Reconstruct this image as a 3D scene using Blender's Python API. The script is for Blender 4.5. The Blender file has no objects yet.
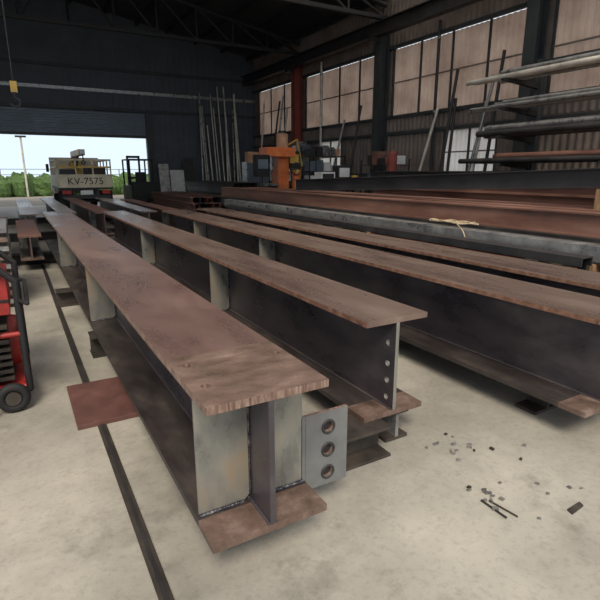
import bpy, math, random
from mathutils import Vector, Matrix, Euler
from mathutils.geometry import delaunay_2d_cdt
random.seed(7)
S=bpy.context.scene

# ---------------------------------------------------------------- materials
def L(c):
    r=[]
    for v in c:
        v/=255.0
        r.append(v/12.92 if v<=0.04045 else ((v+0.055)/1.055)**2.4)
    return (r[0],r[1],r[2],1)
def rm(name,stops,scale=(1,1,1),nscale=4,rough=.6,metal=0,bump=.1,bscale=30,detail=6,rvar=.15,spec=.5,dist=0,speck=0,sps=14,stain=0,sts=.45):
    m=bpy.data.materials.new(name); m.use_nodes=True
    nt=m.node_tree; n=nt.nodes; l=nt.links
    p=n['Principled BSDF']
    tc=n.new('ShaderNodeTexCoord'); mp=n.new('ShaderNodeMapping'); mp.inputs['Scale'].default_value=scale
    l.new(tc.outputs['Object'],mp.inputs['Vector'])
    nz=n.new('ShaderNodeTexNoise'); nz.inputs['Scale'].default_value=nscale; nz.inputs['Detail'].default_value=detail
    nz.inputs['Roughness'].default_value=.62; nz.inputs['Distortion'].default_value=dist
    l.new(mp.outputs['Vector'],nz.inputs['Vector'])
    cr=n.new('ShaderNodeValToRGB'); e=cr.color_ramp.elements
    if len(stops)==1: stops=[(0,stops[0][1]),(1,stops[0][1])]
    e[0].position=stops[0][0]; e[0].color=L(stops[0][1]); e[1].position=stops[-1][0]; e[1].color=L(stops[-1][1])
    for s in stops[1:-1]:
        k=e.new(s[0]); k.color=L(s[1])
    l.new(nz.outputs['Fac'],cr.inputs['Fac'])
    out=cr.outputs['Color']
    for (fac,sc,p0,p1,dk) in ((speck,nscale*sps,.36,.5,.35),(stain,nscale*sts,.38,.55,.5),(stain,nscale*sts*4.3,.32,.45,.4)):
        if fac>0:
            n3=n.new('ShaderNodeTexNoise'); n3.inputs['Scale'].default_value=sc; n3.inputs['Detail'].default_value=11; n3.inputs['Roughness'].default_value=.7
            l.new(mp.outputs['Vector'],n3.inputs['Vector'])
            c3=n.new('ShaderNodeValToRGB'); c3.color_ramp.elements[0].position=p0; c3.color_ramp.elements[0].color=(dk,dk,dk*.97,1)
            c3.color_ramp.elements[1].position=p1; c3.color_ramp.elements[1].color=(1,1,1,1)
            l.new(n3.outputs['Fac'],c3.inputs['Fac'])
            mx=n.new('ShaderNodeMix'); mx.data_type='RGBA'; mx.blend_type='MULTIPLY'; mx.inputs[0].default_value=fac
            l.new(out,mx.inputs[6]); l.new(c3.outputs['Color'],mx.inputs[7]); out=mx.outputs[2]
    l.new(out,p.inputs['Base Color'])
    p.inputs['Metallic'].default_value=metal; p.inputs['Specular IOR Level'].default_value=spec
    mr=n.new('ShaderNodeMapRange'); mr.inputs['From Min'].default_value=.3; mr.inputs['From Max'].default_value=.7
    mr.inputs['To Min'].default_value=max(0.02,rough-rvar); mr.inputs['To Max'].default_value=min(1,rough+rvar)
    l.new(nz.outputs['Fac'],mr.inputs['Value']); l.new(mr.outputs['Result'],p.inputs['Roughness'])
    if bump>0:
        n2=n.new('ShaderNodeTexNoise'); n2.inputs['Scale'].default_value=bscale; n2.inputs['Detail'].default_value=4
        l.new(mp.outputs['Vector'],n2.inputs['Vector'])
        b=n.new('ShaderNodeBump'); b.inputs['Strength'].default_value=bump; b.inputs['Distance'].default_value=.01
        l.new(n2.outputs['Fac'],b.inputs['Height']); l.new(b.outputs['Normal'],p.inputs['Normal'])
    return m

M_floor=rm('concrete_floor',[(.25,(142,139,130)),(.45,(160,156,146)),(.6,(174,170,158)),(.8,(200,195,182))],nscale=1.1,rough=.55,bump=.12,bscale=50,detail=13,dist=.1,speck=.25,sps=34,stain=.5,sts=.6)
M_ground=rm('yard_ground',[(.3,(110,106,98)),(.7,(150,145,135))],nscale=.4,rough=.9)
M_fl1=rm('rusty_flange',[(.28,(102,82,78)),(.5,(128,104,97)),(.68,(148,123,114)),(.82,(174,152,142))],scale=(1.6,.6,2),nscale=1.6,rough=.3,metal=.35,bump=.05,bscale=40,detail=10,rvar=.08,speck=.12)
M_fl1near=rm('rusty_flange_milled',[(.3,(90,72,64)),(.45,(112,92,82)),(.6,(130,109,98)),(.78,(156,136,124))],scale=(1.2,2.2,2),nscale=4.5,rough=.36,metal=.25,bump=.1,bscale=40,detail=11,speck=.4)
M_fl2=rm('mill_flange_brown',[(.28,(106,88,82)),(.5,(128,109,100)),(.74,(150,132,122))],scale=(2,.4,2),nscale=2.0,rough=.3,metal=.4,bump=.05,bscale=40,detail=9,rvar=.08,speck=.12)
M_edge=rm('flame_cut_edge',[(.35,(104,82,72)),(.5,(134,110,98)),(.65,(162,142,128))],scale=(22,22,2),nscale=5,rough=.6,metal=.3,bump=.4,bscale=20)
M_edge_or=rm('rust_edge',[(.3,(90,62,48)),(.5,(124,90,72)),(.7,(150,118,98))],scale=(3,3,3),nscale=6,rough=.7,metal=.2,bump=.2)
M_web=rm('dark_mill_scale_web',[(.25,(64,60,66)),(.5,(86,81,86)),(.75,(116,109,110))],scale=(1,.7,1.6),nscale=2.4,rough=.34,metal=.5,bump=.05,detail=9)
M_webr=rm('rusty_web',[(.3,(74,62,60)),(.55,(104,88,84)),(.75,(128,106,98))],scale=(1,.7,1.6),nscale=3,rough=.55,metal=.3)
M_stiff=rm('ground_steel_plate',[(.3,(106,107,104)),(.45,(138,139,134)),(.55,(154,151,141)),(.7,(164,146,120))],scale=(2,2,1),nscale=2.6,rough=.34,metal=.5,bump=.04)
M_stiff2=rm('plate_grey',[(.3,(92,95,98)),(.7,(134,136,136))],nscale=3,rough=.45,metal=.4,bump=.05)
M_weld=rm('weld_bead',[(.35,(40,40,44)),(.55,(96,96,102)),(.7,(160,150,136))],nscale=30,rough=.3,metal=.7,bump=.6,bscale=90)
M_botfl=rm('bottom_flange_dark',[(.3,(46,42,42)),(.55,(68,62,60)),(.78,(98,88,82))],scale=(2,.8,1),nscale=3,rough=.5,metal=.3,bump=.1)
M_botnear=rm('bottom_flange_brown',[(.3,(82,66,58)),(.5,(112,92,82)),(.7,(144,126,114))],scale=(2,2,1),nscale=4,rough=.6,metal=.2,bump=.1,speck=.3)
M_sleeper=rm('dull_red_primer',[(.3,(84,56,52)),(.6,(104,70,64)),(.75,(120,90,82))],nscale=5,rough=.7,metal=.05)
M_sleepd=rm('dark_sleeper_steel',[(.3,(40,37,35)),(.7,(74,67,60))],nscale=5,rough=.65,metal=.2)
M_redrust=rm('stacked_rust_beam',[(.3,(86,58,50)),(.5,(116,82,70)),(.7,(140,106,92))],scale=(1,.4,2),nscale=2,rough=.6,metal=.1)
M_dark=rm('dark_painted_steel',[(.3,(38,38,40)),(.7,(64,62,62))],nscale=3,rough=.5,metal=.3)
M_black=rm('black_rubber',[(.3,(14,14,15)),(.7,(30,30,32))],nscale=8,rough=.7)
M_galv=rm('galvanised_steel',[(.3,(116,118,118)),(.7,(170,170,168))],nscale=6,rough=.35,metal=.6,bump=.05)
M_pipe=rm('pale_pipe',[(.3,(170,164,154)),(.7,(226,220,208))],nscale=3,rough=.4,metal=.15)
M_red=rm('generator_red_paint',[(.3,(120,32,28)),(.5,(150,40,34)),(.7,(168,54,46))],nscale=5,rough=.45,speck=.4)
M_wallR=rm('dark_wall_cladding',[(.3,(104,94,88)),(.7,(138,126,118))],nscale=1.5,rough=.8)
M_wallF=rm('far_wall_sheet',[(.3,(66,72,80)),(.7,(90,96,104))],nscale=1.2,rough=.7)
M_shut=rm('roller_shutter',[(.3,(84,94,106)),(.7,(106,118,130))],nscale=2,rough=.5,metal=.3)
M_col=rm('column_paint_grey',[(.3,(46,50,52)),(.7,(68,72,74))],nscale=3,rough=.6,metal=.1)
M_redpost=rm('primer_red_post',[(.3,(120,52,44)),(.7,(150,76,64))],nscale=3,rough=.7)
M_roof=rm('roof_sheet_dark',[(.3,(40,42,46)),(.7,(56,58,62))],nscale=1,rough=.7)
M_truss=rm('truss_dark_paint',[(.3,(30,31,33)),(.7,(44,45,48))],nscale=2,rough=.7)
M_wood=rm('worn_timber',[(.3,(110,84,58)),(.7,(160,130,96))],scale=(1,6,1),nscale=4,rough=.8)
M_orange=rm('machine_orange',[(.3,(196,98,48)),(.7,(226,130,76))],nscale=5,rough=.45)
M_yel=rm('yellow_paint',[(.3,(186,146,56)),(.7,(216,180,90))],nscale=5,rough=.45)
M_cream=rm('truck_cream_paint',[(.3,(188,176,148)),(.7,(226,216,192))],nscale=3,rough=.5)
M_white=rm('white_panel',[(.3,(200,202,200)),(.7,(232,232,230))],nscale=3,rough=.5)
M_tan=rm('tan_sack',[(.3,(160,120,96)),(.7,(200,160,130))],nscale=5,rough=.9)
M_leaf=rm('hedge_leaves',[(.3,(34,56,28)),(.55,(74,104,52)),(.75,(120,140,80))],nscale=9,rough=.8,bump=1,bscale=20)
M_glassd=rm('dark_glass',[(.3,(22,26,30)),(.7,(34,40,46))],nscale=3,rough=.08)
M_tail=rm('tail_light_red',[(.3,(150,20,16)),(.7,(190,30,24))],nscale=3,rough=.3)
M_paint_blk=rm('lettering_black',[(.3,(18,18,20)),(.7,(28,28,30))],nscale=3,rough=.6)
M_wire=rm('binding_wire',[(.3,(150,130,102)),(.7,(200,184,154))],nscale=9,rough=.6)

def panel_mat(name,c0,c1,mixf):
    m=bpy.data.materials.new(name); m.use_nodes=True
    nt=m.node_tree;n=nt.nodes;l=nt.links
    n.remove(n['Principled BSDF']); o=n['Material Output']
    tc=n.new('ShaderNodeTexCoord'); nz=n.new('ShaderNodeTexNoise'); nz.inputs['Scale'].default_value=1.2; nz.inputs['Detail'].default_value=7
    l.new(tc.outputs['Object'],nz.inputs['Vector'])
    cr=n.new('ShaderNodeValToRGB'); cr.color_ramp.elements[0].position=.3; cr.color_ramp.elements[0].color=L(c0)
    cr.color_ramp.elements[1].position=.7; cr.color_ramp.elements[1].color=L(c1); l.new(nz.outputs['Fac'],cr.inputs['Fac'])
    t=n.new('ShaderNodeBsdfTranslucent'); d=n.new('ShaderNodeBsdfDiffuse'); mx=n.new('ShaderNodeMixShader'); mx.inputs[0].default_value=mixf
    l.new(cr.outputs[0],t.inputs[0]); l.new(cr.outputs[0],d.inputs[0]); l.new(t.outputs[0],mx.inputs[1]); l.new(d.outputs[0],mx.inputs[2])
    l.new(mx.outputs[0],o.inputs[0]); return m
M_panel=panel_mat('translucent_corrugated_panel',(176,150,134),(216,192,174),.58)
M_panelw=panel_mat('translucent_white_panel',(206,200,192),(236,232,226),.15)

# ---------------------------------------------------------------- builder
class B:
    def __init__(s): s.v=[];s.f=[];s.mi=[];s.sm=[];s.mats=[]
    def mid(s,m):
        if m not in s.mats: s.mats.append(m)
        return s.mats.index(m)
    def add(s,vs,fs,mat,M=None,smooth=False):
        o=len(s.v); k=s.mid(mat)
        for v in vs:
            v=Vector(v)
            s.v.append(M@v if M else v)
        for f in fs:
            s.f.append([i+o for i in f]); s.mi.append(k); s.sm.append(smooth)
    def box(s,x0,x1,y0,y1,z0,z1,mat,M=None):
        vs=[(x,y,z) for z in (z0,z1) for y in (y0,y1) for x in (x0,x1)]
        fs=[(0,2,3,1),(4,5,7,6),(0,1,5,4),(2,6,7,3),(0,4,6,2),(1,3,7,5)]
        s.add(vs,fs,mat,M)
    def cyl(s,p,q,r,mat,n=16,r2=None,M=None):
        p=Vector(p);q=Vector(q); d=(q-p).normalized(); r2=r if r2 is None else r2
        a=d.orthogonal().normalized(); b=d.cross(a)
        vs=[];fs=[]
        for i in range(n):
            t=2*math.pi*i/n; u=a*math.cos(t)+b*math.sin(t)
            vs+= [p+u*r,q+u*r2]
        for i in range(n):
            j=(i+1)%n; fs.append((2*i,2*j,2*j+1,2*i+1))
        s.add(vs,fs,mat,M,True)
        s.add(vs,[tuple(2*i for i in range(n))[::-1],tuple(2*i+1 for i in range(n))],mat,M)
    def tube(s,pts,r,mat,n=10):
        for i in range(len(pts)-1):
            s.cyl(pts[i],pts[i+1],r,mat,n)
        for p in pts[1:-1]: s.sph(p,(r,r,r),mat,8,6)
    def sph(s,c,r,mat,n=16,m=10,jit=0,M=None):
        vs=[];fs=[]
        for i in range(m+1):
            ph=math.pi*i/m
            for j in range(n):
                th=2*math.pi*j/n; k=1+random.uniform(-jit,jit)
                vs.append((c[0]+r[0]*k*math.sin(ph)*math.cos(th),c[1]+r[1]*k*math.sin(ph)*math.sin(th),c[2]+r[2]*k*math.cos(ph)))
        for i in range(m):
            for j in range(n):
                k=(j+1)%n; fs.append((i*n+j,(i+1)*n+j,(i+1)*n+k,i*n+k))
        s.add(vs,fs,mat,M,jit==0)
    def torus(s,c,R,r,mat,axis='x',n=28,m=10):
        vs=[];fs=[]
        for i in range(n):
            t=2*math.pi*i/n
            for j in range(m):
                u=2*math.pi*j/m; a=(R+r*math.cos(u)); p=(a*math.cos(t),a*math.sin(t),r*math.sin(u))
                if axis=='x': p=(p[2],p[0],p[1])
                if axis=='y': p=(p[0],p[2],p[1])
                vs.append((c[0]+p[0],c[1]+p[1],c[2]+p[2]))
        for i in range(n):
            for j in range(m):
                fs.append((i*m+j,((i+1)%n)*m+j,((i+1)%n)*m+(j+1)%m,i*m+(j+1)%m))
        s.add(vs,fs,mat,None,True)
    def corr(s,x,y0,y1,z0,z1,mat,pitch=.12,amp=.018):
        n=int((y1-y0)/pitch*4); vs=[];fs=[]
        for i in range(n+1):
            y=y0+(y1-y0)*i/n; xx=x+amp*math.sin(i*math.pi/2+math.pi/4)
            vs+=[(xx,y,z0),(xx,y,z1)]
        for i in range(n): fs.append((2*i,2*i+1,2*i+3,2*i+2))
        s.add(vs,fs,mat)
    def plate(s,poly,holes,t,M,mat,hn=20,edge=None):
        """poly in local XY, thickness local z 0..t, round holes (x,y,r)"""
        pts=[Vector(p) for p in poly]; ed=[(i,(i+1)%len(poly)) for i in range(len(poly))]
        loops=[list(range(len(poly)))]
        for (hx,hy,r) in holes:
            o=len(pts)
            for i in range(hn):
                a=2*math.pi*i/hn; pts.append(Vector((hx+r*math.cos(a),hy+r*math.sin(a))))
            ed+=[(o+i,o+(i+1)%hn) for i in range(hn)]; loops.append(list(range(o,o+hn)))
        V,E,F,_,_,_=delaunay_2d_cdt(pts,ed,[],0,1e-7)
        def inside(p):
            c=False;n=len(poly)
            for i in range(n):
                x1,y1=poly[i];x2,y2=poly[(i+1)%n]
                if (y1>p[1])!=(y2>p[1]) and p[0]<(x2-x1)*(p[1]-y1)/(y2-y1)+x1: c=not c
            return c
        keep=[]
        for f in F:
            c=sum((V[i] for i in f),Vector((0,0)))/len(f)
            if not inside(c): continue
            if any((c-Vector(h[:2])).length<h[2]*.985 for h in holes): continue
            keep.append(tuple(f))
        n=len(V)
        vs=[(v[0],v[1],0) for v in V]+[(v[0],v[1],t) for v in V]
        s.add(vs,[tuple(i+n for i in f) for f in keep]+[f[::-1] for f in keep],mat,M)
        sv=[(p[0],p[1],0) for p in pts]+[(p[0],p[1],t) for p in pts]; N=len(pts)
        fs=[]
        for k,lp in enumerate(loops):
            for i in range(len(lp)):
                a=lp[i];b=lp[(i+1)%len(lp)]
                fs.append((a,b,b+N,a+N) if k==0 else (b,a,a+N,b+N))
        s.add(sv,fs,edge or mat,M)
    def build(s,name,bevel=0,parent=None):
        lo=Vector([min(v[i] for v in s.v) for i in range(3)]); hi=Vector([max(v[i] for v in s.v) for i in range(3)])
        c=(lo+hi)/2; c.z=lo.z
        me=bpy.data.meshes.new(name); me.from_pydata([v-c for v in s.v],[],s.f)
        for m in s.mats: me.materials.append(m)
        me.polygons.foreach_set('material_index',s.mi); me.polygons.foreach_set('use_smooth',s.sm)
        me.update()
        o=bpy.data.objects.new(name,me); o.location=c; S.collection.objects.link(o)
        if bevel:
            b=o.modifiers.new('bevel','BEVEL'); b.width=bevel; b.segments=2; b.limit_method='ANGLE'; b.angle_limit=math.radians(50)
        if parent:
            o.parent=parent; o.matrix_parent_inverse=Matrix.Translation(parent.location).inverted()
        return o
def frame(o,x,y,z):
    M=Matrix.Identity(4)
    for i,a in enumerate((x,y,z)):
        for j in range(3): M[j][i]=a[j]
    for j in range(3): M[j][3]=o[j]
    return M

# ---------------------------------------------------------------- room shell
b=B(); b.box(-7,12.2,-8,26,-.2,0,M_floor); b.build('floor')
b=B(); b.box(-60,80,26,140,-.25,-.02,M_ground); b.box(-60,-7,-40,26,-.25,-.02,M_ground); b.box(-7,80,-40,-8,-.25,-.02,M_ground); b.box(12.2,80,-8,26,-.25,-.02,M_ground); b.build('yard_ground')

WX=12.0
b=B()
def wseg(y0,y1,z0,z1,m=M_wallR): b.box(WX,WX+.12,y0,y1,z0,z1,m)
Y0,Y1=1.0,26.0
wseg(Y0,Y1,0,1.4); wseg(Y0,Y1,2.75,3.35); wseg(Y0,Y1,5.6,7.2)
low=[(2.0,4.4),(9.9,11.9),(17.6,19.2),(22.0,23.2)]
yy=Y0
for (a,c) in low: wseg(yy,a,1.4,2.75); yy=c
wseg(yy,Y1,1.4,2.75)
for a in (Y0,2.8,8.8,14.8,20.8,25.7): wseg(max(Y0,a-.3),min(Y1,a+.3),3.35,5.6)
yy=Y0
for (a,c) in low+[(Y1,Y1)]:
    if a-yy>.3: b.corr(WX-.02,yy,a,1.42,2.73,M_wallR,.2)
    yy=c
b.corr(WX-.02,Y0,Y1,0,1.38,M_wallR,.2); b.corr(WX-.02,Y0,Y1,5.65,7.1,M_wallR,.2); b.corr(WX-.02,Y0,Y1,2.9,3.3,M_wallR,.2)
for z in (1.4,2.8,3.35,5.6): b.box(WX-.12,WX,Y0,Y1,z-.05,z+.05,M_col)
b.build('wall_right')
k=1
def win(y0,y1,z0,z1,nm,mat=M_panel):
    global k
    w=B(); w.corr(WX+.05,y0,y1,z0,z1,mat,.18,.028)
    for i in range(nm+1):
        y=y0+(y1-y0)*i/nm; w.box(WX-.03,WX+.015,y-.03,y+.03,z0,z1,M_col)
    w.box(WX-.02,WX+.015,y0,y1,z0+(z1-z0)*.5-.02,z0+(z1-z0)*.5+.02,M_wallR)
    w.build('window_%d'%k); k+=1
for a,c in ((1.3,2.5),(3.1,8.5),(9.1,14.5),(15.1,20.5),(21.1,25.4)): win(a,c,3.4,5.55,max(1,round((c-a)/1.35)))
for a,c in low: win(a,c,1.45,2.75,2,M_panelw)

# far wall with door opening
FY=26
b=B()
b.box(-7,-3.6,FY,FY+.15,0,7.2,M_wallF); b.box(6.3,12.12,FY,FY+.15,0,7.2,M_wallF); b.box(-3.6,6.3,FY,FY+.15,3.2,7.2,M_wallF)
for z in (4.35,5.15,6.1): b.box(-7,12,FY-.1,FY,z-.07,z+.07,M_galv if z==5.15 else M_col)
x=-7
while x<12:
    if x<-3.7 or x>6.6: b.box(x,x+.08,FY-.03,FY,0,7.1,M_wallF)
    else: b.box(x,x+.08,FY-.03,FY,4.2,7.1,M_wallF)
    x+=.3
b.add([(-7,FY,7.2),(12.12,FY,7.2),(2.5,FY,8.9),(-7,FY+.15,7.2),(12.12,FY+.15,7.2),(2.5,FY+.15,8.9)],[(0,1,2),(5,4,3),(0,2,5,3),(2,1,4,5)],M_wallF)
b.build('wall_far')
b=B()
b.box(6.05,6.3,FY-.4,FY-.11,0,4.2,M_col); b.box(-3.85,-3.6,FY-.4,FY-.11,0,4.2,M_col)
for i in range(9): b.box(-3.6,6.05,FY-.3+.02*(i%2),FY-.18,3.2+.11*i,3.3+.11*i,M_shut)
b.box(-3.6,6.05,FY-.34,FY-.16,3.08,3.2,M_dark)
b.build('door_1')
b=B(); b.box(-7.15,-7,12,26,0,7.2,M_wallF); b.box(-7.15,-7,3,12,5,7.2,M_wallF); b.build('wall_left')
# roof with invented translucent strips, out of camera view, to brighten the interior
b=B()
for x0,z0,x1,z1 in ((-7.2,7.2,2.5,8.9),(2.5,8.9,12.3,7.2)):
    ys=[3,4.2,6.6,8,10.6,12,14.8,26.2]
    for i in range(len(ys)-1):
        a,c=ys[i],ys[i+1]; m=M_panelw if i%2 else M_roof
        b.add([(x0,a,z0),(x1,a,z1),(x1,c,z1),(x0,c,z0),(x0,a,z0+.06),(x1,a,z1+.06),(x1,c,z1+.06),(x0,c,z0+.06)],
          [(0,3,2,1)] if i%2 else [(0,3,2,1),(4,5,6,7),(0,1,5,4),(2,3,7,6),(1,2,6,5),(3,0,4,7)],m)
    for i in range(7):
        t=(i+.5)/7; xx=x0+(x1-x0)*t; zz=z0+(z1-z0)*t
        b.box(xx-.04,xx+.04,3,26,zz-.2,zz-.02,M_truss)
b.build('ceiling')
for yt in (8.8,14.8,20.8):
    b=B()
    b.box(-6.9,11.8,yt-.08,yt+.08,6.5,6.62,M_truss)
    for sx,ex in ((-6.9,2.5),(11.8,2.5)):
        b.cyl((sx,yt,6.95),(ex,yt,8.6),.08,M_truss,8)
        for i in range(6):
            t0=i/6;t1=(i+1)/6
            xa=sx+(ex-sx)*t0; xb=sx+(ex-sx)*t1
            b.cyl((xa,yt,6.55),(xb,yt,6.95+1.65*t1),.045,M_truss,6)
            b.cyl((xb,yt,6.55),(xb,yt,6.95+1.65*t1),.045,M_truss,6)
    b.build('roof_truss')
for i,yc in enumerate((2.8,8.8,14.8,20.8)):
    b=B(); m=M_col
    if i==3: m=M_redpost
    b.box(11.5,11.52,yc-.17,yc+.17,0,6.45,m); b.box(11.85,11.87,yc-.17,yc+.17,0,6.45,m); b.box(11.52,11.85,yc-.012,yc+.012,0,6.45,m)
    b.box(11.5,11.87,yc-.25,yc+.25,0,.03,m)
    b.build('steel_column')
b=B(); b.box(11.2,11.48,3,25.9,5.9,5.93,M_dark); b.box(11.2,11.48,3,25.9,6.3,6.33,M_dark); b.box(11.33,11.35,3,25.9,5.93,6.3,M_dark)
for yc in (8.8,14.8,20.8): b.box(11.15,11.5,yc-.1,yc+.1,5.75,5.9,M_dark)
b.build('crane_runway_girder')
for y,m in ((18.9,M_pipe),(12.2,M_dark)):
    b=B(); b.cyl((11.8,y,0),(11.8,y,5.9),.05,m,10)
    for z in (1.2,3.3,5.4): b.cyl((11.8,y,z),(11.8,y,z+.06),.065,M_galv,10); b.box(11.8,11.86,y-.02,y+.02,z,z+.05,M_galv)
    b.build('wall_pipe')

# ---------------------------------------------------------------- beams
ZT=.75; H=.57; TF=.03; TW=.022
def beam(name,x0,x1,y0,y1,ztop=ZT,h=H,tf=TF,tw=TW,mf=M_fl2,mfn=None,near=0,fholes=(),mw=M_web,me=None,wholes=(),stiffs=(),mb=M_botfl,ms=M_stiff,extra=None,bevel=.0025,sl=True,sr=True):
    b=B(); me=me or mf; xc=(x0+x1)/2; zb=ztop-h
    if near:
        b.plate([(x0,y0),(x1,y0),(x1,y0+near),(x0,y0+near)],list(fholes),tf,Matrix.Translation((0,0,ztop-tf)),mfn or mf,edge=me)
        b.box(x0,x1,y0+near,y1,ztop-tf,ztop-.001,mf)
    else:
        b.box(x0,x1,y0,y1,ztop-tf,ztop,mf)
    b.box(x0-.0015,x0,y0+near+.001,y1,ztop-tf,ztop-.002,me)
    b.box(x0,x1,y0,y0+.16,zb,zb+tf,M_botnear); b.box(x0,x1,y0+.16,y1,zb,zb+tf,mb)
    Mw=frame((xc-tw/2,0,0),(0,1,0),(0,0,1),(1,0,0))
    if wholes:
        b.plate([(y0,zb+tf),(y0+.4,zb+tf),(y0+.4,ztop-tf),(y0,ztop-tf)],list(wholes),tw,Mw,mw,edge=M_stiff)
        b.box(xc-tw/2,xc+tw/2,y0+.4,y1,zb+tf,ztop-tf,mw)
    else: b.box(xc-tw/2,xc+tw/2,y0,y1,zb+tf,ztop-tf,mw)
    for ys in stiffs:
        c=.035
        for sgn in ((-1,) if sl else ())+((1,) if sr else ()):
            xe=(x0+.012) if sgn<0 else (x1-.012); xw=xc+sgn*tw/2; z0=zb+tf; z1=ztop-tf
            poly=[(xe,z0),(xw+sgn*c,z0),(xw,z0+c),(xw,z1-c),(xw+sgn*c,z1),(xe,z1)]
            b.plate(poly,[],.014,frame((0,ys+.014,0),(1,0,0),(0,0,1),(0,-1,0)),ms)
            b.cyl((xe,ys-.004,z0+.004),(xw+sgn*c,ys-.004,z0+.004),.008,M_weld,8)
            b.cyl((xw+sgn*.004,ys-.004,z0+c),(xw+sgn*.004,ys-.004,z1-c),.005,M_weld,8)
    for sgn in (-1,1):
        b.cyl((xc+sgn*(tw/2+.002),y0+.002,zb+tf+.002),(xc+sgn*(tw/2+.002),y1-.002,zb+tf+.002),.008,mw,6)
    if extra: extra(b)
    return b.build(name,bevel)
def fin(b):
    poly=[(.95,.155),(1.165,.155),(1.165,.51),(.95,.51)]
    b.plate(poly,[(1.065,z,.024) for z in (.215,.325,.435)],.016,frame((0,1.636,0),(1,0,0),(0,0,1),(0,-1,0)),M_stiff2,edge=M_edge)
    b.box(.93,.952,1.62,1.636,.2,.51,M_stiff2)
    for z in (.215,.325,.435):
        b.torus((1.065,1.619,z),.03,.005,M_dark,'y'); b.cyl((1.065,1.637,z),(1.065,1.66,z),.03,M_dark,6)
beam('steel_i_beam',.465,.946,1.44,10.9,mf=M_fl1,mfn=M_fl1near,near=.5,me=M_edge,
     fholes=[(.525,1.61,.019),(.528,1.83,.019),(.9,1.79,.019)],stiffs=[1.62,4.6,7.6],extra=fin,mb=M_botfl)
beam('steel_i_beam',1.505,1.92,1.94,10.5,mf=M_fl2,me=M_edge_or,wholes=[(2.0,z,.018) for z in (.27,.37,.47,.59)],stiffs=[4.35,7.2])
beam('steel_i_beam',2.6,3.08,1.38,10.2,mf=M_fl2,me=M_edge_or,stiffs=[5.6,8.2])
beam('steel_i_beam',3.4,3.86,1.2,10.4,mf=M_fl2,me=M_edge_or,stiffs=[6.3])
for a in ((.1,.45,12.2,19.5,M_fl1,.62),(.8,1.15,11.6,19,M_fl2,.67),(1.5,1.85,11.4,18.4,M_redrust,.67),(2.4,2.75,11.2,18,M_fl2,.67),(3.2,3.6,11.4,18,M_redrust,.6),(-.55,-.13,8.8,12,M_redrust,.6),(.0,.32,8.6,11.6,M_redrust,.56)):
    beam('steel_i_beam',a[0],a[1],a[2],a[3],mf=a[4],mw=M_webr,stiffs=[a[2]+1.2],ztop=a[5],h=a[5]-.18)
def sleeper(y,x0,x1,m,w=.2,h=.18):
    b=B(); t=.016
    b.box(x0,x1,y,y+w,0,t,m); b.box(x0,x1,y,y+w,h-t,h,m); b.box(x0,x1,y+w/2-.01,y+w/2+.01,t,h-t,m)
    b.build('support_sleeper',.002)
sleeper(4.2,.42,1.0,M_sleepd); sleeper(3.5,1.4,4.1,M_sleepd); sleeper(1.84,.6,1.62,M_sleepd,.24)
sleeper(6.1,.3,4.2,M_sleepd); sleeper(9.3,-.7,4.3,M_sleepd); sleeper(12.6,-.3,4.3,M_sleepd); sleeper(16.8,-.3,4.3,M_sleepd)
b=B(); b.box(.17,.86,2.98,3.64,0,.03,M_sleeper); b.build('primed_steel_plate',.003)
def prop(x0,x1,y0,y1,mm):
    b=B(); xc=(x0+x1)/2
    b.box(x0,x1,y0,y1,0,.02,M_sleepd); b.box(x0,x1,y0,y1,.16,.18,M_sleepd); b.box(xc-.011,xc+.011,y0,y1,.02,.16,mm); b.build('support_prop')
prop(1.68,1.84,1.96,2.1,M_galv); prop(2.72,2.98,1.75,1.9,M_sleepd)
b=B(); b.box(.28,.33,-1,9.2,0,.005,M_sleepd); b.box(.298,.312,-1,9.2,.005,.01,M_dark); b.build('floor_rail')

def chan(x0,x1,y0,y1,z0,z1,m):
    b=B(); t=.012
    b.box(x0,x1,y0,y1,z1-t,z1,m); b.box(x0,x0+t,y0,y1,z0,z1-t,m); b.box(x1-t,x1,y0,y1,z0,z1-t,m)
    return b.build('steel_channel',.002)
chan(4.45,4.63,2.0,11.5,.72,.86,M_galv); chan(4.68,4.84,1.9,11.2,.72,.84,M_dark); chan(4.1,4.26,2.4,10.5,.72,.8,M_dark)
for y in (2.8,6.5,10):
    b=B(); b.box(4.05,5,y,y+.12,.62,.72,M_sleepd)
    for x in (4.1,4.9): b.box(x,x+.07,y+.02,y+.1,0,.62,M_sleepd); b.box(x-.03,x+.1,y-.15,y+.27,0,.02,M_sleepd)
    b.build('steel_trestle')
cu=bpy.data.curves.new('binding_wire_coil','CURVE'); cu.dimensions='3D'; cu.bevel_depth=.006
sp=cu.splines.new('NURBS'); P=[]
for i in range(46):
    a=i*.75; P.append((4.6+.1*math.cos(a)*(1+.3*math.sin(i)),4.2+.26*math.sin(a*.9)+i*.006,.88+.05*math.sin(i*1.3)**2+random.uniform(0,.03)))
P+= [(4.43,4.0,.86),(4.4,3.95,.78),(4.41,3.9,.72)]
sp.points.add(len(P)-1)
for q,p in zip(sp.points,P): q.co=(*p,1)
cu.materials.append(M_wire); o=bpy.data.objects.new('binding_wire_coil',cu); S.collection.objects.link(o)

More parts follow.
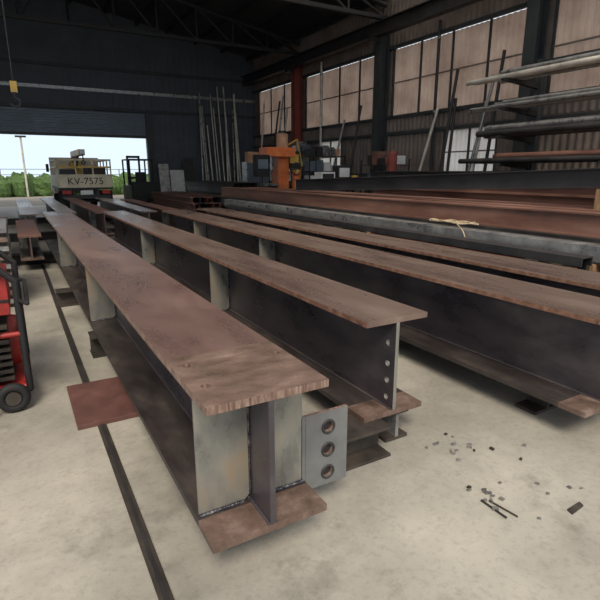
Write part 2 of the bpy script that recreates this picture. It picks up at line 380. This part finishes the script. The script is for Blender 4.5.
def ibox(b,x0,x1,y0,y1,z0,z1,m):
    t=.02;xc=(x0+x1)/2
    b.box(x0,x1,y0,y1,z0,z0+t,m); b.box(x0,x1,y0,y1,z1-t,z1,m); b.box(xc-.01,xc+.01,y0,y1,z0+t,z1-t,m)
b=B()
for y in (2.6,6,9.6,13): b.box(5.3,6.9,y,y+.15,0,.15,M_wood)
for i in range(4): ibox(b,5.35+.38*i,5.7+.38*i,1.4+.1*i,14-.3*i,.15,.45,M_redrust)
for y in (3,7,12): b.box(5.35,6.8,y,y+.1,.45,.53,M_wood)
b.box(5.4,5.8,1.2,14.2,.53,.8,M_dark)
for i in range(3): ibox(b,5.9+.33*i,6.2+.33*i,1.2,13.6,.53,.8,M_redrust)
ibox(b,5.5,5.78,1.2,14.5,.8,1.06,M_redrust); b.box(5.53,5.55,1.2,14.5,.82,1.04,M_redrust)
for i in range(2): ibox(b,5.95+.36*i,6.28+.36*i,1.6,13.9,.8,1.06,M_redrust)
b.build('rusty_beam_stack')
p=Vector((5.72,10.2,1.21)); q=Vector((6.42,2.4,1.47)); d=(q-p); Ln=d.length; d.normalize()
up=Vector((0,0,1)); side=d.cross(up).normalized(); upp=side.cross(d)
Mx=frame(p,d,side,upp)
b=B(); b.box(0,Ln,-.1,.1,.105,.12,M_dark,Mx); b.box(0,Ln,-.1,.1,-.12,-.105,M_dark,Mx); b.box(0,Ln,-.008,.008,-.105,.105,M_dark,Mx)
b.build('dark_steel_beam')
b=B(); b.box(6.15,6.6,3.4,3.55,1.06,1.30,M_wood); b.build('timber_block')

# ---------------------------------------------------------------- engine-driven welding generator
b=B()
X0,X1,Yg0,Yg1=-.95,-.05,3.5,4.25
yc=(Yg0+Yg1)/2
def fr(pts,r=.02,m=M_black): b.tube([Vector(p) for p in pts],r,m)
ZH=.92
for y in (Yg0,Yg1):
    fr([(X0,y,.12),(X0,y,ZH-.08),(X0+.08,y,ZH),(X1-.08,y,ZH),(X1,y,ZH-.08),(X1,y,.12),(X0,y,.12)],.022,M_black)
for x in (X0,X1):
    for z in (.12,.5): fr([(x,Yg0,z),(x,Yg1,z)],.019,M_red)
for x in (X0+.1,X1-.1): fr([(x,Yg0,ZH),(x,Yg1,ZH)],.019)
fr([(X0,Yg0,.5),(X1,Yg0,.5)],.018,M_red)
fr([(X0+.02,Yg0,.14),(X1-.02,Yg0,.14)],.022,M_red)
b.box(X0+.05,X1-.05,Yg0+.05,Yg1-.05,.62,.85,M_red); b.box(X0+.12,X1-.12,Yg0+.1,Yg1-.1,.85,.885,M_red)
b.box(X0+.05,X1-.05,Yg0+.045,Yg0+.05,.7,.72,M_black)
b.cyl((X1-.3,yc,.86),(X1-.3,yc,.93),.055,M_black)
b.box(X0+.05,X0+.5,Yg0+.08,Yg1-.08,.16,.6,M_dark)
for i in range(8): b.box(X0+.52,X1-.08,Yg0+.07,Yg1-.08,.17+.05*i,.195+.05*i,M_sleepd)
b.box(X0+.55,X1-.14,Yg0+.12,Yg1-.12,.16,.6,M_dark)
b.cyl((X1-.13,yc,.36),(X1-.03,yc,.36),.19,M_red,24,.17)
for i in range(8):
    a=i*math.pi/4; b.cyl((X1-.035,yc+.1*math.cos(a),.36+.1*math.sin(a)),(X1-.024,yc+.1*math.cos(a),.36+.1*math.sin(a)),.025,M_black,8)
b.box(X0+.08,X0+.5,Yg0+.02,Yg0+.08,.22,.6,M_red)
for i in range(4): b.cyl((X0+.14+.09*i,Yg0+.02,.32),(X0+.14+.09*i,Yg0-.01,.32),.028,M_black,12)
b.box(X0+.12,X0+.4,Yg0+.01,Yg0+.02,.44,.55,M_white)
b.cyl((X1-.4,Yg1-.1,.6),(X1-.12,Yg1-.1,.6),.05,M_galv,12)
b.box(X0,X1,Yg0,Yg1,.1,.135,M_red)
for x in (X0+.1,X1-.1):
    for y in (Yg0-.06,Yg1+.06):
        b.cyl((x,y-.03,.1),(x,y+.03,.1),.045,M_sleepd,14); b.torus((x,y,.1),.07,.03,M_black,'y')
    b.cyl((x,Yg0-.06,.1),(x,Yg1+.06,.1),.015,M_dark,8)
fr([(X1,Yg0,.72),(X1+.05,Yg0-.12,.72),(X1+.05,Yg1-.1,.72),(X1,Yg1-.02,.72)],.014)
for k2 in range(4):   # hanging welding leads
    pts=[]
    for i in range(13):
        t=i/12; pts.append(Vector((X1-.12-.1*k2-.28*t,Yg0-.03-.015*k2,.5-(.32+.03*k2)*math.sin(math.pi*t)+.1*(1-t))))
    b.tube(pts,.011,M_black,8)
for k2 in range(2):   # lead running down to the floor
    pts=[Vector((X1-.2,Yg0-.02,.32)),Vector((X1-.21,Yg0-.08,.15)),Vector((X1-.23,Yg0-.16,.02))]
    for i in range(16):
        t=i/15; pts.append(Vector((X1-.25-.5*t-.08*math.sin(t*8+k2),Yg0-.2-.3*t-.12*math.sin(t*5+k2*1.5),.012)))
    b.tube(pts,.011,M_black,8)
b.build('welding_generator',.004)
# ---------------------------------------------------------------- grating stack
b=B()
z=0
for t in range(9):
    for i in range(6): b.box(-1.3,-.12,6.4+.24*i,6.44+.24*i,z,z+.05,M_sleepd)
    for i in range(6): b.box(-1.3+.22*i,-1.24+.22*i+.04,6.35,7.75,z+.05,z+.1,M_botnear if t%2 else M_galv)
    z+=.1
b.build('grating_stack')

# ---------------------------------------------------------------- truck
b=B()
tx0,tx1=1.55,3.5; ty=21.0
b.box(tx0,tx1,ty,ty+3.2,.85,.95,M_dark)
b.box(tx0,tx1,ty-.04,ty,.92,1.4,M_cream)
for x in (tx0+.02,tx1-.06): b.box(x,x+.05,ty-.07,ty-.04,.92,1.4,M_cream)
for z in (.92,1.36): b.box(tx0,tx1,ty-.07,ty-.04,z,z+.05,M_cream)
for x in (tx0,tx1-.04): b.box(x,x+.04,ty,ty+3.2,.95,1.4,M_cream)
b.box(tx0,tx1,ty+3.16,ty+3.2,.95,2.1,M_cream)
for x in (tx0,tx0+.65,tx1-.7,tx1-.05): b.box(x,x+.05,ty,ty+.05,1.4,1.95,M_cream)
for z in (1.65,1.92): b.box(tx0,tx1,ty,ty+.04,z,z+.06,M_cream if z>1.8 else M_yel)
for x in (tx0,tx1-.05):
    for y in (ty+.8,ty+1.6,ty+2.4): b.box(x,x+.05,y,y+.05,1.4,1.95,M_cream)
    for z in (1.65,1.92): b.box(x,x+.05,ty,ty+3.2,z,z+.05,M_cream)
b.box(tx0+.75,tx1-.75,ty+2.75,ty+3.05,.95,1.9,M_yel); b.cyl((tx0+.97,ty+2.9,1.9),(tx0+.97,ty+2.9,2.2),.13,M_yel,14)
b.box(tx0+.85,tx0+1.08,ty+.2,ty+3.1,2.12,2.34,M_yel); b.box(tx0+.89,tx0+1.04,ty-.1,ty+.2,2.15,2.31,M_galv)
b.cyl((tx0+.97,ty+.0,2.15),(tx0+.97,ty+.0,1.9),.02,M_dark,8); b.torus((tx0+.97,ty,1.85),.06,.02,M_dark,'y')
b.cyl((tx0+.97,ty+2.7,1.6),(tx0+.97,ty+1.6,2.12),.05,M_galv,10)
for x in (tx0+.5,tx1-.6): b.box(x,x+.1,ty+.1,ty+5,.62,.85,M_dark)
b.box(tx0+.1,tx1-.1,ty-.05,ty+.08,.5,.64,M_dark)
for x in (tx0+.12,tx1-.42): b.box(x,x+.3,ty-.09,ty-.05,.68,.82,M_tail)
b.box(tx0+.75,tx0+1.2,ty-.07,ty-.05,.66,.82,M_white)
b.box(tx0,tx0+.45,ty+.2,ty+.22,.3,.8,M_black); b.box(tx1-.45,tx1,ty+.2,ty+.22,.3,.8,M_black)
for y in (ty+.8,ty+4.2):
    for x in (tx0+.08,tx1-.38):
        b.cyl((x,y,.4),(x+.3,y,.4),.4,M_black,28); b.cyl((x-.01,y,.4),(x+.31,y,.4),.2,M_white,20)
    b.cyl((tx0+.3,y,.4),(tx1-.3,y,.4),.07,M_dark,10)
b.box(tx0+.08,tx1-.08,ty+3.35,ty+4.9,.6,1.35,M_cream)
b.add([(tx0+.1,ty+3.35,1.35),(tx1-.1,ty+3.35,1.35),(tx1-.1,ty+4.9,1.35),(tx0+.1,ty+4.9,1.35),(tx0+.2,ty+3.45,2.1),(tx1-.2,ty+3.45,2.1),(tx1-.2,ty+4.6,2.1),(tx0+.2,ty+4.6,2.1)],
   [(0,1,5,4),(1,2,6,5),(2,3,7,6),(3,0,4,7),(4,5,6,7)],M_cream)
b.box(tx0+.45,tx1-.45,ty+3.37,ty+3.4,1.5,1.95,M_glassd)
for x in (tx0,tx1): b.box(x-.06,x+.06,ty+4.7,ty+4.75,1.5,1.85,M_black)
b.box(tx0+.15,tx0+.7,ty+.5,ty+2,.95,1.6,M_dark); b.box(tx0+1.15,tx1-.15,ty+.4,ty+1.8,.95,1.7,M_sleepd)
truck=b.build('flatbed_truck',.006)
tcu=bpy.data.curves.new('plate_number','FONT'); tcu.body='KV-7575'; tcu.size=.36; tcu.extrude=.004; tcu.align_x='CENTER'
to=bpy.data.objects.new('plate_number',tcu); S.collection.objects.link(to)
to.rotation_euler=(math.pi/2,0,0); to.location=((tx0+tx1)/2,ty-.048,1.04); tcu.materials.append(M_paint_blk)
to.parent=truck; to.matrix_parent_inverse=Matrix.Translation(truck.location).inverted()

b=B(); fx=4.35; fy=21.8
b.box(fx,fx+1.05,fy,fy+1.7,.3,.95,M_dark); b.box(fx+.05,fx+1.0,fy-.15,fy+.3,.35,1.1,M_black)
for x in (fx+.03,fx+.97):
    for y in (fy+.15,fy+1.5): b.cyl((x,y,.95),(x,y,1.98),.035,M_black,8)
b.box(fx,fx+1.05,fy+.1,fy+1.55,1.98,2.03,M_black)
b.box(fx+.3,fx+.75,fy+.4,fy+.9,.95,1.1,M_black); b.box(fx+.3,fx+.75,fy+.38,fy+.46,1.1,1.5,M_black)
for x in (fx+.02,fx+.85):
    for y in (fy+.25,fy+1.4): b.cyl((x,y,.27),(x+.18,y,.27),.27,M_black,20)
for x in (fx+.25,fx+.75): b.box(x,x+.08,fy+1.75,fy+1.85,.1,2.2,M_dark); b.box(x,x+.1,fy+1.85,fy+2.9,.06,.1,M_dark)
for z in (.5,1.2,2.1): b.box(fx+.25,fx+.83,fy+1.75,fy+1.85,z,z+.1,M_dark)
b.build('forklift',.01)

# ---------------------------------------------------------------- machines
def mk(name,fn,bev=.006):
    b=B(); fn(b); return b.build(name,bev)
def mach(b):
    x,y=8.05,15.6
    b.box(x-.9,x+.9,y-.4,y+.5,0,.75,M_sleepd); b.box(x-1,x+1,y-.45,y+.55,.75,.85,M_dark)
    b.box(x-.0,x+.4,y,y+.5,.85,2.0,M_orange); b.box(x-.55,x+.5,y-.3,y+.35,2.0,2.3,M_orange)
    b.cyl((x+.15,y,2.3),(x+.15,y,2.75),.2,M_tan,20); b.cyl((x+.15,y,2.75),(x+.15,y,2.85),.13,M_dark,16)
    b.cyl((x-.35,y-.1,2.0),(x-.35,y-.1,1.55),.1,M_galv,14); b.cyl((x-.35,y-.1,1.55),(x-.35,y-.1,1.2),.03,M_galv,10)
    b.box(x-.6,x-.1,y-.25,y+.2,1.05,1.12,M_galv); b.box(x-.4,x-.1,y-.1,y+.1,.85,1.05,M_dark)
    b.box(x-1.0,x-.5,y-.35,y-.1,1.35,2.05,M_black); b.box(x-.93,x-.57,y-.37,y-.35,1.6,1.9,M_shut)
    b.cyl((x-.72,y-.2,.85),(x-.72,y-.2,1.35),.03,M_dark,10)
    b.torus((x+.6,y-.2,1.6),.2,.02,M_dark,'y'); b.cyl((x+.6,y-.2,1.6),(x+.6,y+.2,1.6),.03,M_galv,10)
    for a in range(3):
        t=a*2.09; b.cyl((x+.6,y-.2,1.6),(x+.6+.2*math.cos(t),y-.2,1.6+.2*math.sin(t)),.012,M_dark,6)
    b.cyl((x+.75,y+.1,.85),(x+.75,y+.1,1.5),.16,M_orange,18); b.sph((x+.75,y+.1,1.5),(.16,.16,.12),M_yel)
    b.box(x+.5,x+.95,y+.2,y+.5,1.6,2.2,M_dark); b.box(x+.55,x+.9,y+.18,y+.2,1.8,2.1,M_yel); b.box(x+.7,x+.75,y+.3,y+.4,.85,1.6,M_dark)
    b.tube([Vector(p) for p in ((x+.3,y+.3,2.3),(x+.9,y+.3,2.6),(x+1.1,y+.3,1.8),(x+.9,y+.2,.9))],.025,M_yel)
mk('radial_drilling_machine',mach)
def desk(b):
    x,y=8.9,13.2
    b.box(x-.9,x+.9,y-.4,y+.4,1.0,1.05,M_wood)
    for i in (-.85,.8):
        for j in (-.38,.32): b.box(x+i,x+i+.05,y+j,y+j+.05,0,1.0,M_dark)
    b.box(x-.85,x+.85,y-.3,y+.3,.3,.34,M_dark); b.box(x-.7,x-.2,y-.2,y+.2,.34,.75,M_orange); b.box(x+.1,x+.6,y-.2,y+.2,.34,.8,M_galv)
    b.box(x-.75,x-.25,y-.2,y+.2,1.05,1.5,M_white); b.box(x-.7,x-.3,y-.215,y-.2,1.12,1.45,M_dark)
    b.box(x-.1,x+.35,y-.15,y+.2,1.05,1.7,M_dark); b.box(x-.06,x+.31,y-.165,y-.15,1.35,1.62,M_white)
    b.cyl((x+.6,y,1.05),(x+.6,y,1.4),.12,M_yel,16); b.cyl((x+.6,y,1.4),(x+.6,y,1.46),.05,M_dark,10)
mk('tool_workbench',desk)
def welder(b):
    x,y=9.6,11.4
    b.box(x-.3,x+.3,y-.4,y+.4,.15,1.25,M_shut); b.box(x-.26,x+.26,y-.42,y-.4,.9,1.2,M_white); b.box(x-.3,x+.3,y-.4,y+.4,1.25,1.35,M_dark)
    for i in range(6): b.box(x-.25,x+.25,y-.415,y-.4,.3+.08*i,.34+.08*i,M_dark)
    for i in (-.25,.2):
        for j in (-.3,.3): b.cyl((x+i,y+j,.09),(x+i+.05,y+j,.09),.09,M_black,14)
    b.cyl((x+.1,y+.2,1.35),(x+.1,y+.2,2.0),.13,M_redpost,16); b.sph((x+.1,y+.2,2.0),(.13,.13,.1),M_redpost)
mk('welding_machine',welder)
def cab(b):
    x,y=9.0,19.3
    b.box(x-.5,x+.5,y,y+.5,0,1.9,M_galv); b.box(x-.47,x-.01,y-.02,y,.1,1.85,M_shut); b.box(x+.01,x+.47,y-.02,y,.1,1.85,M_shut)
    b.box(x-.06,x-.03,y-.04,y-.02,.9,1.1,M_dark); b.box(x+.03,x+.06,y-.04,y-.02,.9,1.1,M_dark)
    b.box(x-.4,x+.2,y+.05,y+.4,1.9,2.3,M_tan)
mk('storage_cabinet',cab)
def shelf(b):
    x,y=10.5,16.6
    for i in (-.8,.76):
        for j in (-.3,.26): b.box(x+i,x+i+.04,y+j,y+j+.04,0,2.1,M_dark)
    for z in (.4,.95,1.5,2.05): b.box(x-.8,x+.8,y-.3,y+.3,z,z+.03,M_dark)
    random.seed(3)
    for z in (.43,.98,1.53,2.08):
        xx=x-.75
        while xx<x+.5:
            w=random.uniform(.15,.35); hh=random.uniform(.2,.42)
            b.box(xx,xx+w,y-.25,y+.15,z,z+hh,random.choice([M_tan,M_white,M_dark,M_shut,M_galv,M_dark])); xx+=w+.05
mk('parts_shelf',shelf)
def shelf_y(x,y,hl,zs,seed):
    def f(b):
        random.seed(seed)
        for j in (-hl,hl-.04):
            for i in (-.3,.26): b.box(x+i,x+i+.04,y+j,y+j+.04,0,zs[-1]+.2,M_dark)
        for z in zs: b.box(x-.3,x+.3,y-hl,y+hl,z,z+.03,M_dark)
        for z in zs:
            yy=y-hl+.05
            while yy<y+hl-.35:
                w=random.uniform(.15,.35); hh=random.uniform(.2,.45)
                b.box(x-.25,x+.15,yy,yy+w,z+.03,z+.03+hh,random.choice([M_tan,M_white,M_dark,M_galv,M_redrust,M_shut])); yy+=w+.05
    mk('parts_shelf',f)
shelf_y(10.7,13.2,.9,(.5,1.1,1.7),4); shelf_y(10.75,19.3,1.1,(.5,1.1,1.7,2.3),6)
def lean(b):
    for i,(x,w,h,m) in enumerate(((6.5,.5,1.9,M_galv),(7.05,.7,1.6,M_white),(7.8,.5,2.2,M_dark))):
        Mt=Matrix.Translation((x,25.3,.01))@Matrix.Rotation(math.radians(-9),4,'X'); b.box(0,w,0,.03,0,h,m,Mt)
mk('leaning_steel_sheets',lean,0)
def rods(b):
    random.seed(5)
    for i in range(12):
        x=8.6+i*.2+random.uniform(-.06,.06); h=random.uniform(3.8,5.8)
        b.cyl((x,25.1,0.02),(x+random.uniform(-.1,.3),25.78,h),random.choice((.03,.04,.055)),random.choice([M_galv,M_pipe,M_pipe,M_redrust]),8)
mk('leaning_steel_rods',rods,0)
def rods2(b):
    random.seed(9)
    for i,(y,h,m) in enumerate(((21.9,4.4,M_pipe),(22.4,5,M_galv),(23,4.8,M_dark),(24,4.9,M_pipe),(12.6,3.4,M_pipe),(11.4,4.4,M_dark),(11.0,3.6,M_dark),(10.5,3.9,M_galv),(10.2,3.4,M_pipe),(9.7,4.6,M_dark),(17.6,3.5,M_galv),(16.2,3.9,M_dark))):
        b.cyl((11.2,y,.02),(11.74,y+random.uniform(-.6,.4),h),.045,m,8)
mk('leaning_steel_poles',rods2,0)
def stock(b,x,y0,y1,n,nz,m,w=.22):
    for y in (y0+.5,y1-.7): b.box(x,x+n*w,y,y+.12,0,.12,M_wood)
    z=.12
    for k in range(nz):
        for i in range(n): ibox(b,x+i*w+.01,x+(i+1)*w-.01,y0+random.uniform(0,.3),y1-random.uniform(0,.4),z,z+.2,m if (i+k)%3 else M_dark)
        z+=.2
b=B(); stock(b,4.9,15.5,21,6,3,M_redrust); b.build('section_steel_stack',0)
b=B(); stock(b,6.9,17.0,23,5,5,M_sleepd); b.build('section_steel_stack',0)
b=B(); stock(b,8.0,3.0,10.5,7,7,M_redrust); b.build('section_steel_stack',0)

# ---------------------------------------------------------------- cantilever pipe rack
b=B(); rx=10.3
for y in (3.2,5.6,8.0):
    b.box(rx+.6,rx+.75,y-.08,y+.08,0,4.0,M_col); b.box(rx-.6,rx+.9,y-.08,y+.08,0,.1,M_col)
    for z in (1.0,1.7,2.3,2.9,3.5): b.add([(rx-.6,y-.05,z-.04),(rx+.6,y-.05,z-.14),(rx+.6,y-.05,z),(rx-.6,y-.05,z),(rx-.6,y+.05,z-.04),(rx+.6,y+.05,z-.14),(rx+.6,y+.05,z),(rx-.6,y+.05,z)],
        [(0,1,2,3),(7,6,5,4),(0,3,7,4),(1,5,6,2),(3,2,6,7),(0,4,5,1)],M_dark)
for z in (.8,2.6,3.9): b.box(rx+.65,rx+.7,3.2,8.0,z,z+.08,M_col)
b.build('cantilever_rack')
def pipes(z,n,r,m,seed,m2=None):
    random.seed(seed); b=B(); x=rx-.52
    for i in range(n):
        mm=m if (m2 is None or random.random()<.6) else m2
        b.cyl((x+r,1.6+random.uniform(-.4,.4),z+r),(x+r,8.6+random.uniform(-.3,.8),z+r),r,mm,14); x+=2*r+.01
        if i<n-1 and i%2==0: b.cyl((x,1.9,z+r*2.7),(x,8.3+random.uniform(-.3,.5),z+r*2.7),r,m2 or mm,14)
    b.build('steel_pipe_bundle',0)
pipes(3.5,5,.055,M_pipe,1,M_galv); pipes(2.9,6,.045,M_pipe,2,M_galv); pipes(2.3,6,.07,M_dark,3,M_galv); pipes(1.7,8,.06,M_dark,4,M_redrust); pipes(1.0,5,.09,M_redrust,5,M_dark)

# ---------------------------------------------------------------- chain hoist
b=B(); hx,hy=.25,10
b.cyl((hx,hy,2.95),(hx,hy,7.95),.012,M_dark,6); b.box(hx-.05,hx+.05,hy-.04,hy+.04,2.78,2.95,M_yel)
pts=[Vector((hx+.07*math.sin(t),hy,2.62+.07*math.cos(t))) for t in [i*.5 for i in range(0,10)]]
b.tube([Vector((hx,hy,2.79))]+pts,.016,M_dark,8); b.box(hx-.2,hx+.22,hy-.12,hy+.12,7.9,8.32,M_yel)
b.build('hoist_hook')

# ---------------------------------------------------------------- floor scrap
b=B(); random.seed(21)
def scrap(cx,cy,n,s,lmax,mats):
    for i in range(n):
        x=cx+random.gauss(0,s); y=cy+random.gauss(0,s); l=random.uniform(.005,lmax); w=random.uniform(.004,.01)
        Mt=Matrix.Translation((x,y,.001))@Matrix.Rotation(random.uniform(0,6.28),4,'Z')
        b.box(-l,l,-w,w,0,random.uniform(.004,.012),random.choice(mats),Mt)
scrap(1.78,1.32,10,.04,.018,[M_stiff,M_galv,M_sleepd,M_stiff])
scrap(1.99,1.73,14,.07,.014,[M_galv,M_stiff,M_sleepd])
scrap(2.0,1.4,10,.2,.009,[M_galv,M_sleepd])
b.cyl((1.74,1.33,.006),(1.74,1.19,.006),.005,M_dark,8); b.cyl((1.77,1.31,.006),(1.79,1.17,.006),.004,M_sleepd,8)
b.plate([(0,0),(.1,.01),(.11,.035),(.01,.03)],[],.008,Matrix.Translation((2.02,1.06,.0)),M_sleepd)
b.build('steel_scrap_pieces')

# ---------------------------------------------------------------- outside
b=B(); random.seed(2)
for i in range(70):
    x=-14+i*.42; b.sph((x,37+random.uniform(-.6,.6),.5),(random.uniform(.5,.8),.6,random.uniform(.6,.95)),M_leaf,12,8,.16)
b.build('garden_hedge')
b=B()
for i in range(24): b.box(-14+i*1.5,-13.94+i*1.5,39,39.06,0,1.7,M_galv)
for z in (.9,1.3,1.66): b.box(-14,22,39,39.05,z,z+.04,M_galv)
b.build('yard_fence')
b=B(); b.cyl((.9,36,0),(.9,36,3.6),.06,M_pipe,10); b.box(.6,1.2,35.9,36.1,3.55,3.65,M_dark); b.build('yard_lamp_post')

# ---------------------------------------------------------------- light
w=bpy.data.worlds.new('sky'); S.world=w; w.use_nodes=True; nt=w.node_tree; n=nt.nodes; l=nt.links
bg=n['Background']; tc=n.new('ShaderNodeTexCoord'); sx=n.new('ShaderNodeSeparateXYZ'); cr=n.new('ShaderNodeValToRGB')
l.new(tc.outputs['Generated'],sx.inputs[0]); l.new(sx.outputs['Z'],cr.inputs['Fac'])
e=cr.color_ramp.elements; e[0].position=0; e[0].color=(.72,.86,.98,1); e[1].position=.5; e[1].color=(.72,.72,.76,1)
l.new(cr.outputs['Color'],bg.inputs['Color']); bg.inputs['Strength'].default_value=1.15
sd=bpy.data.lights.new('sun','SUN'); sd.energy=3.2; sd.angle=math.radians(22); sd.color=(1,.88,.73)
so=bpy.data.objects.new('sun',sd); S.collection.objects.link(so); so.location=(-6,-8,12)
so.rotation_euler=Vector((.4,.8,-1.0)).to_track_quat('-Z','Y').to_euler()

S.view_settings.view_transform='Standard'
S.view_settings.exposure=0.05

# ---------------------------------------------------------------- camera
cd=bpy.data.cameras.new('camera'); cd.lens=29.7; cd.sensor_width=36; cd.clip_end=500
co=bpy.data.objects.new('camera',cd); S.collection.objects.link(co); co.location=(0,0,1.5)
co.rotation_euler=(math.radians(75.5),0,math.radians(-29.7)); S.camera=co
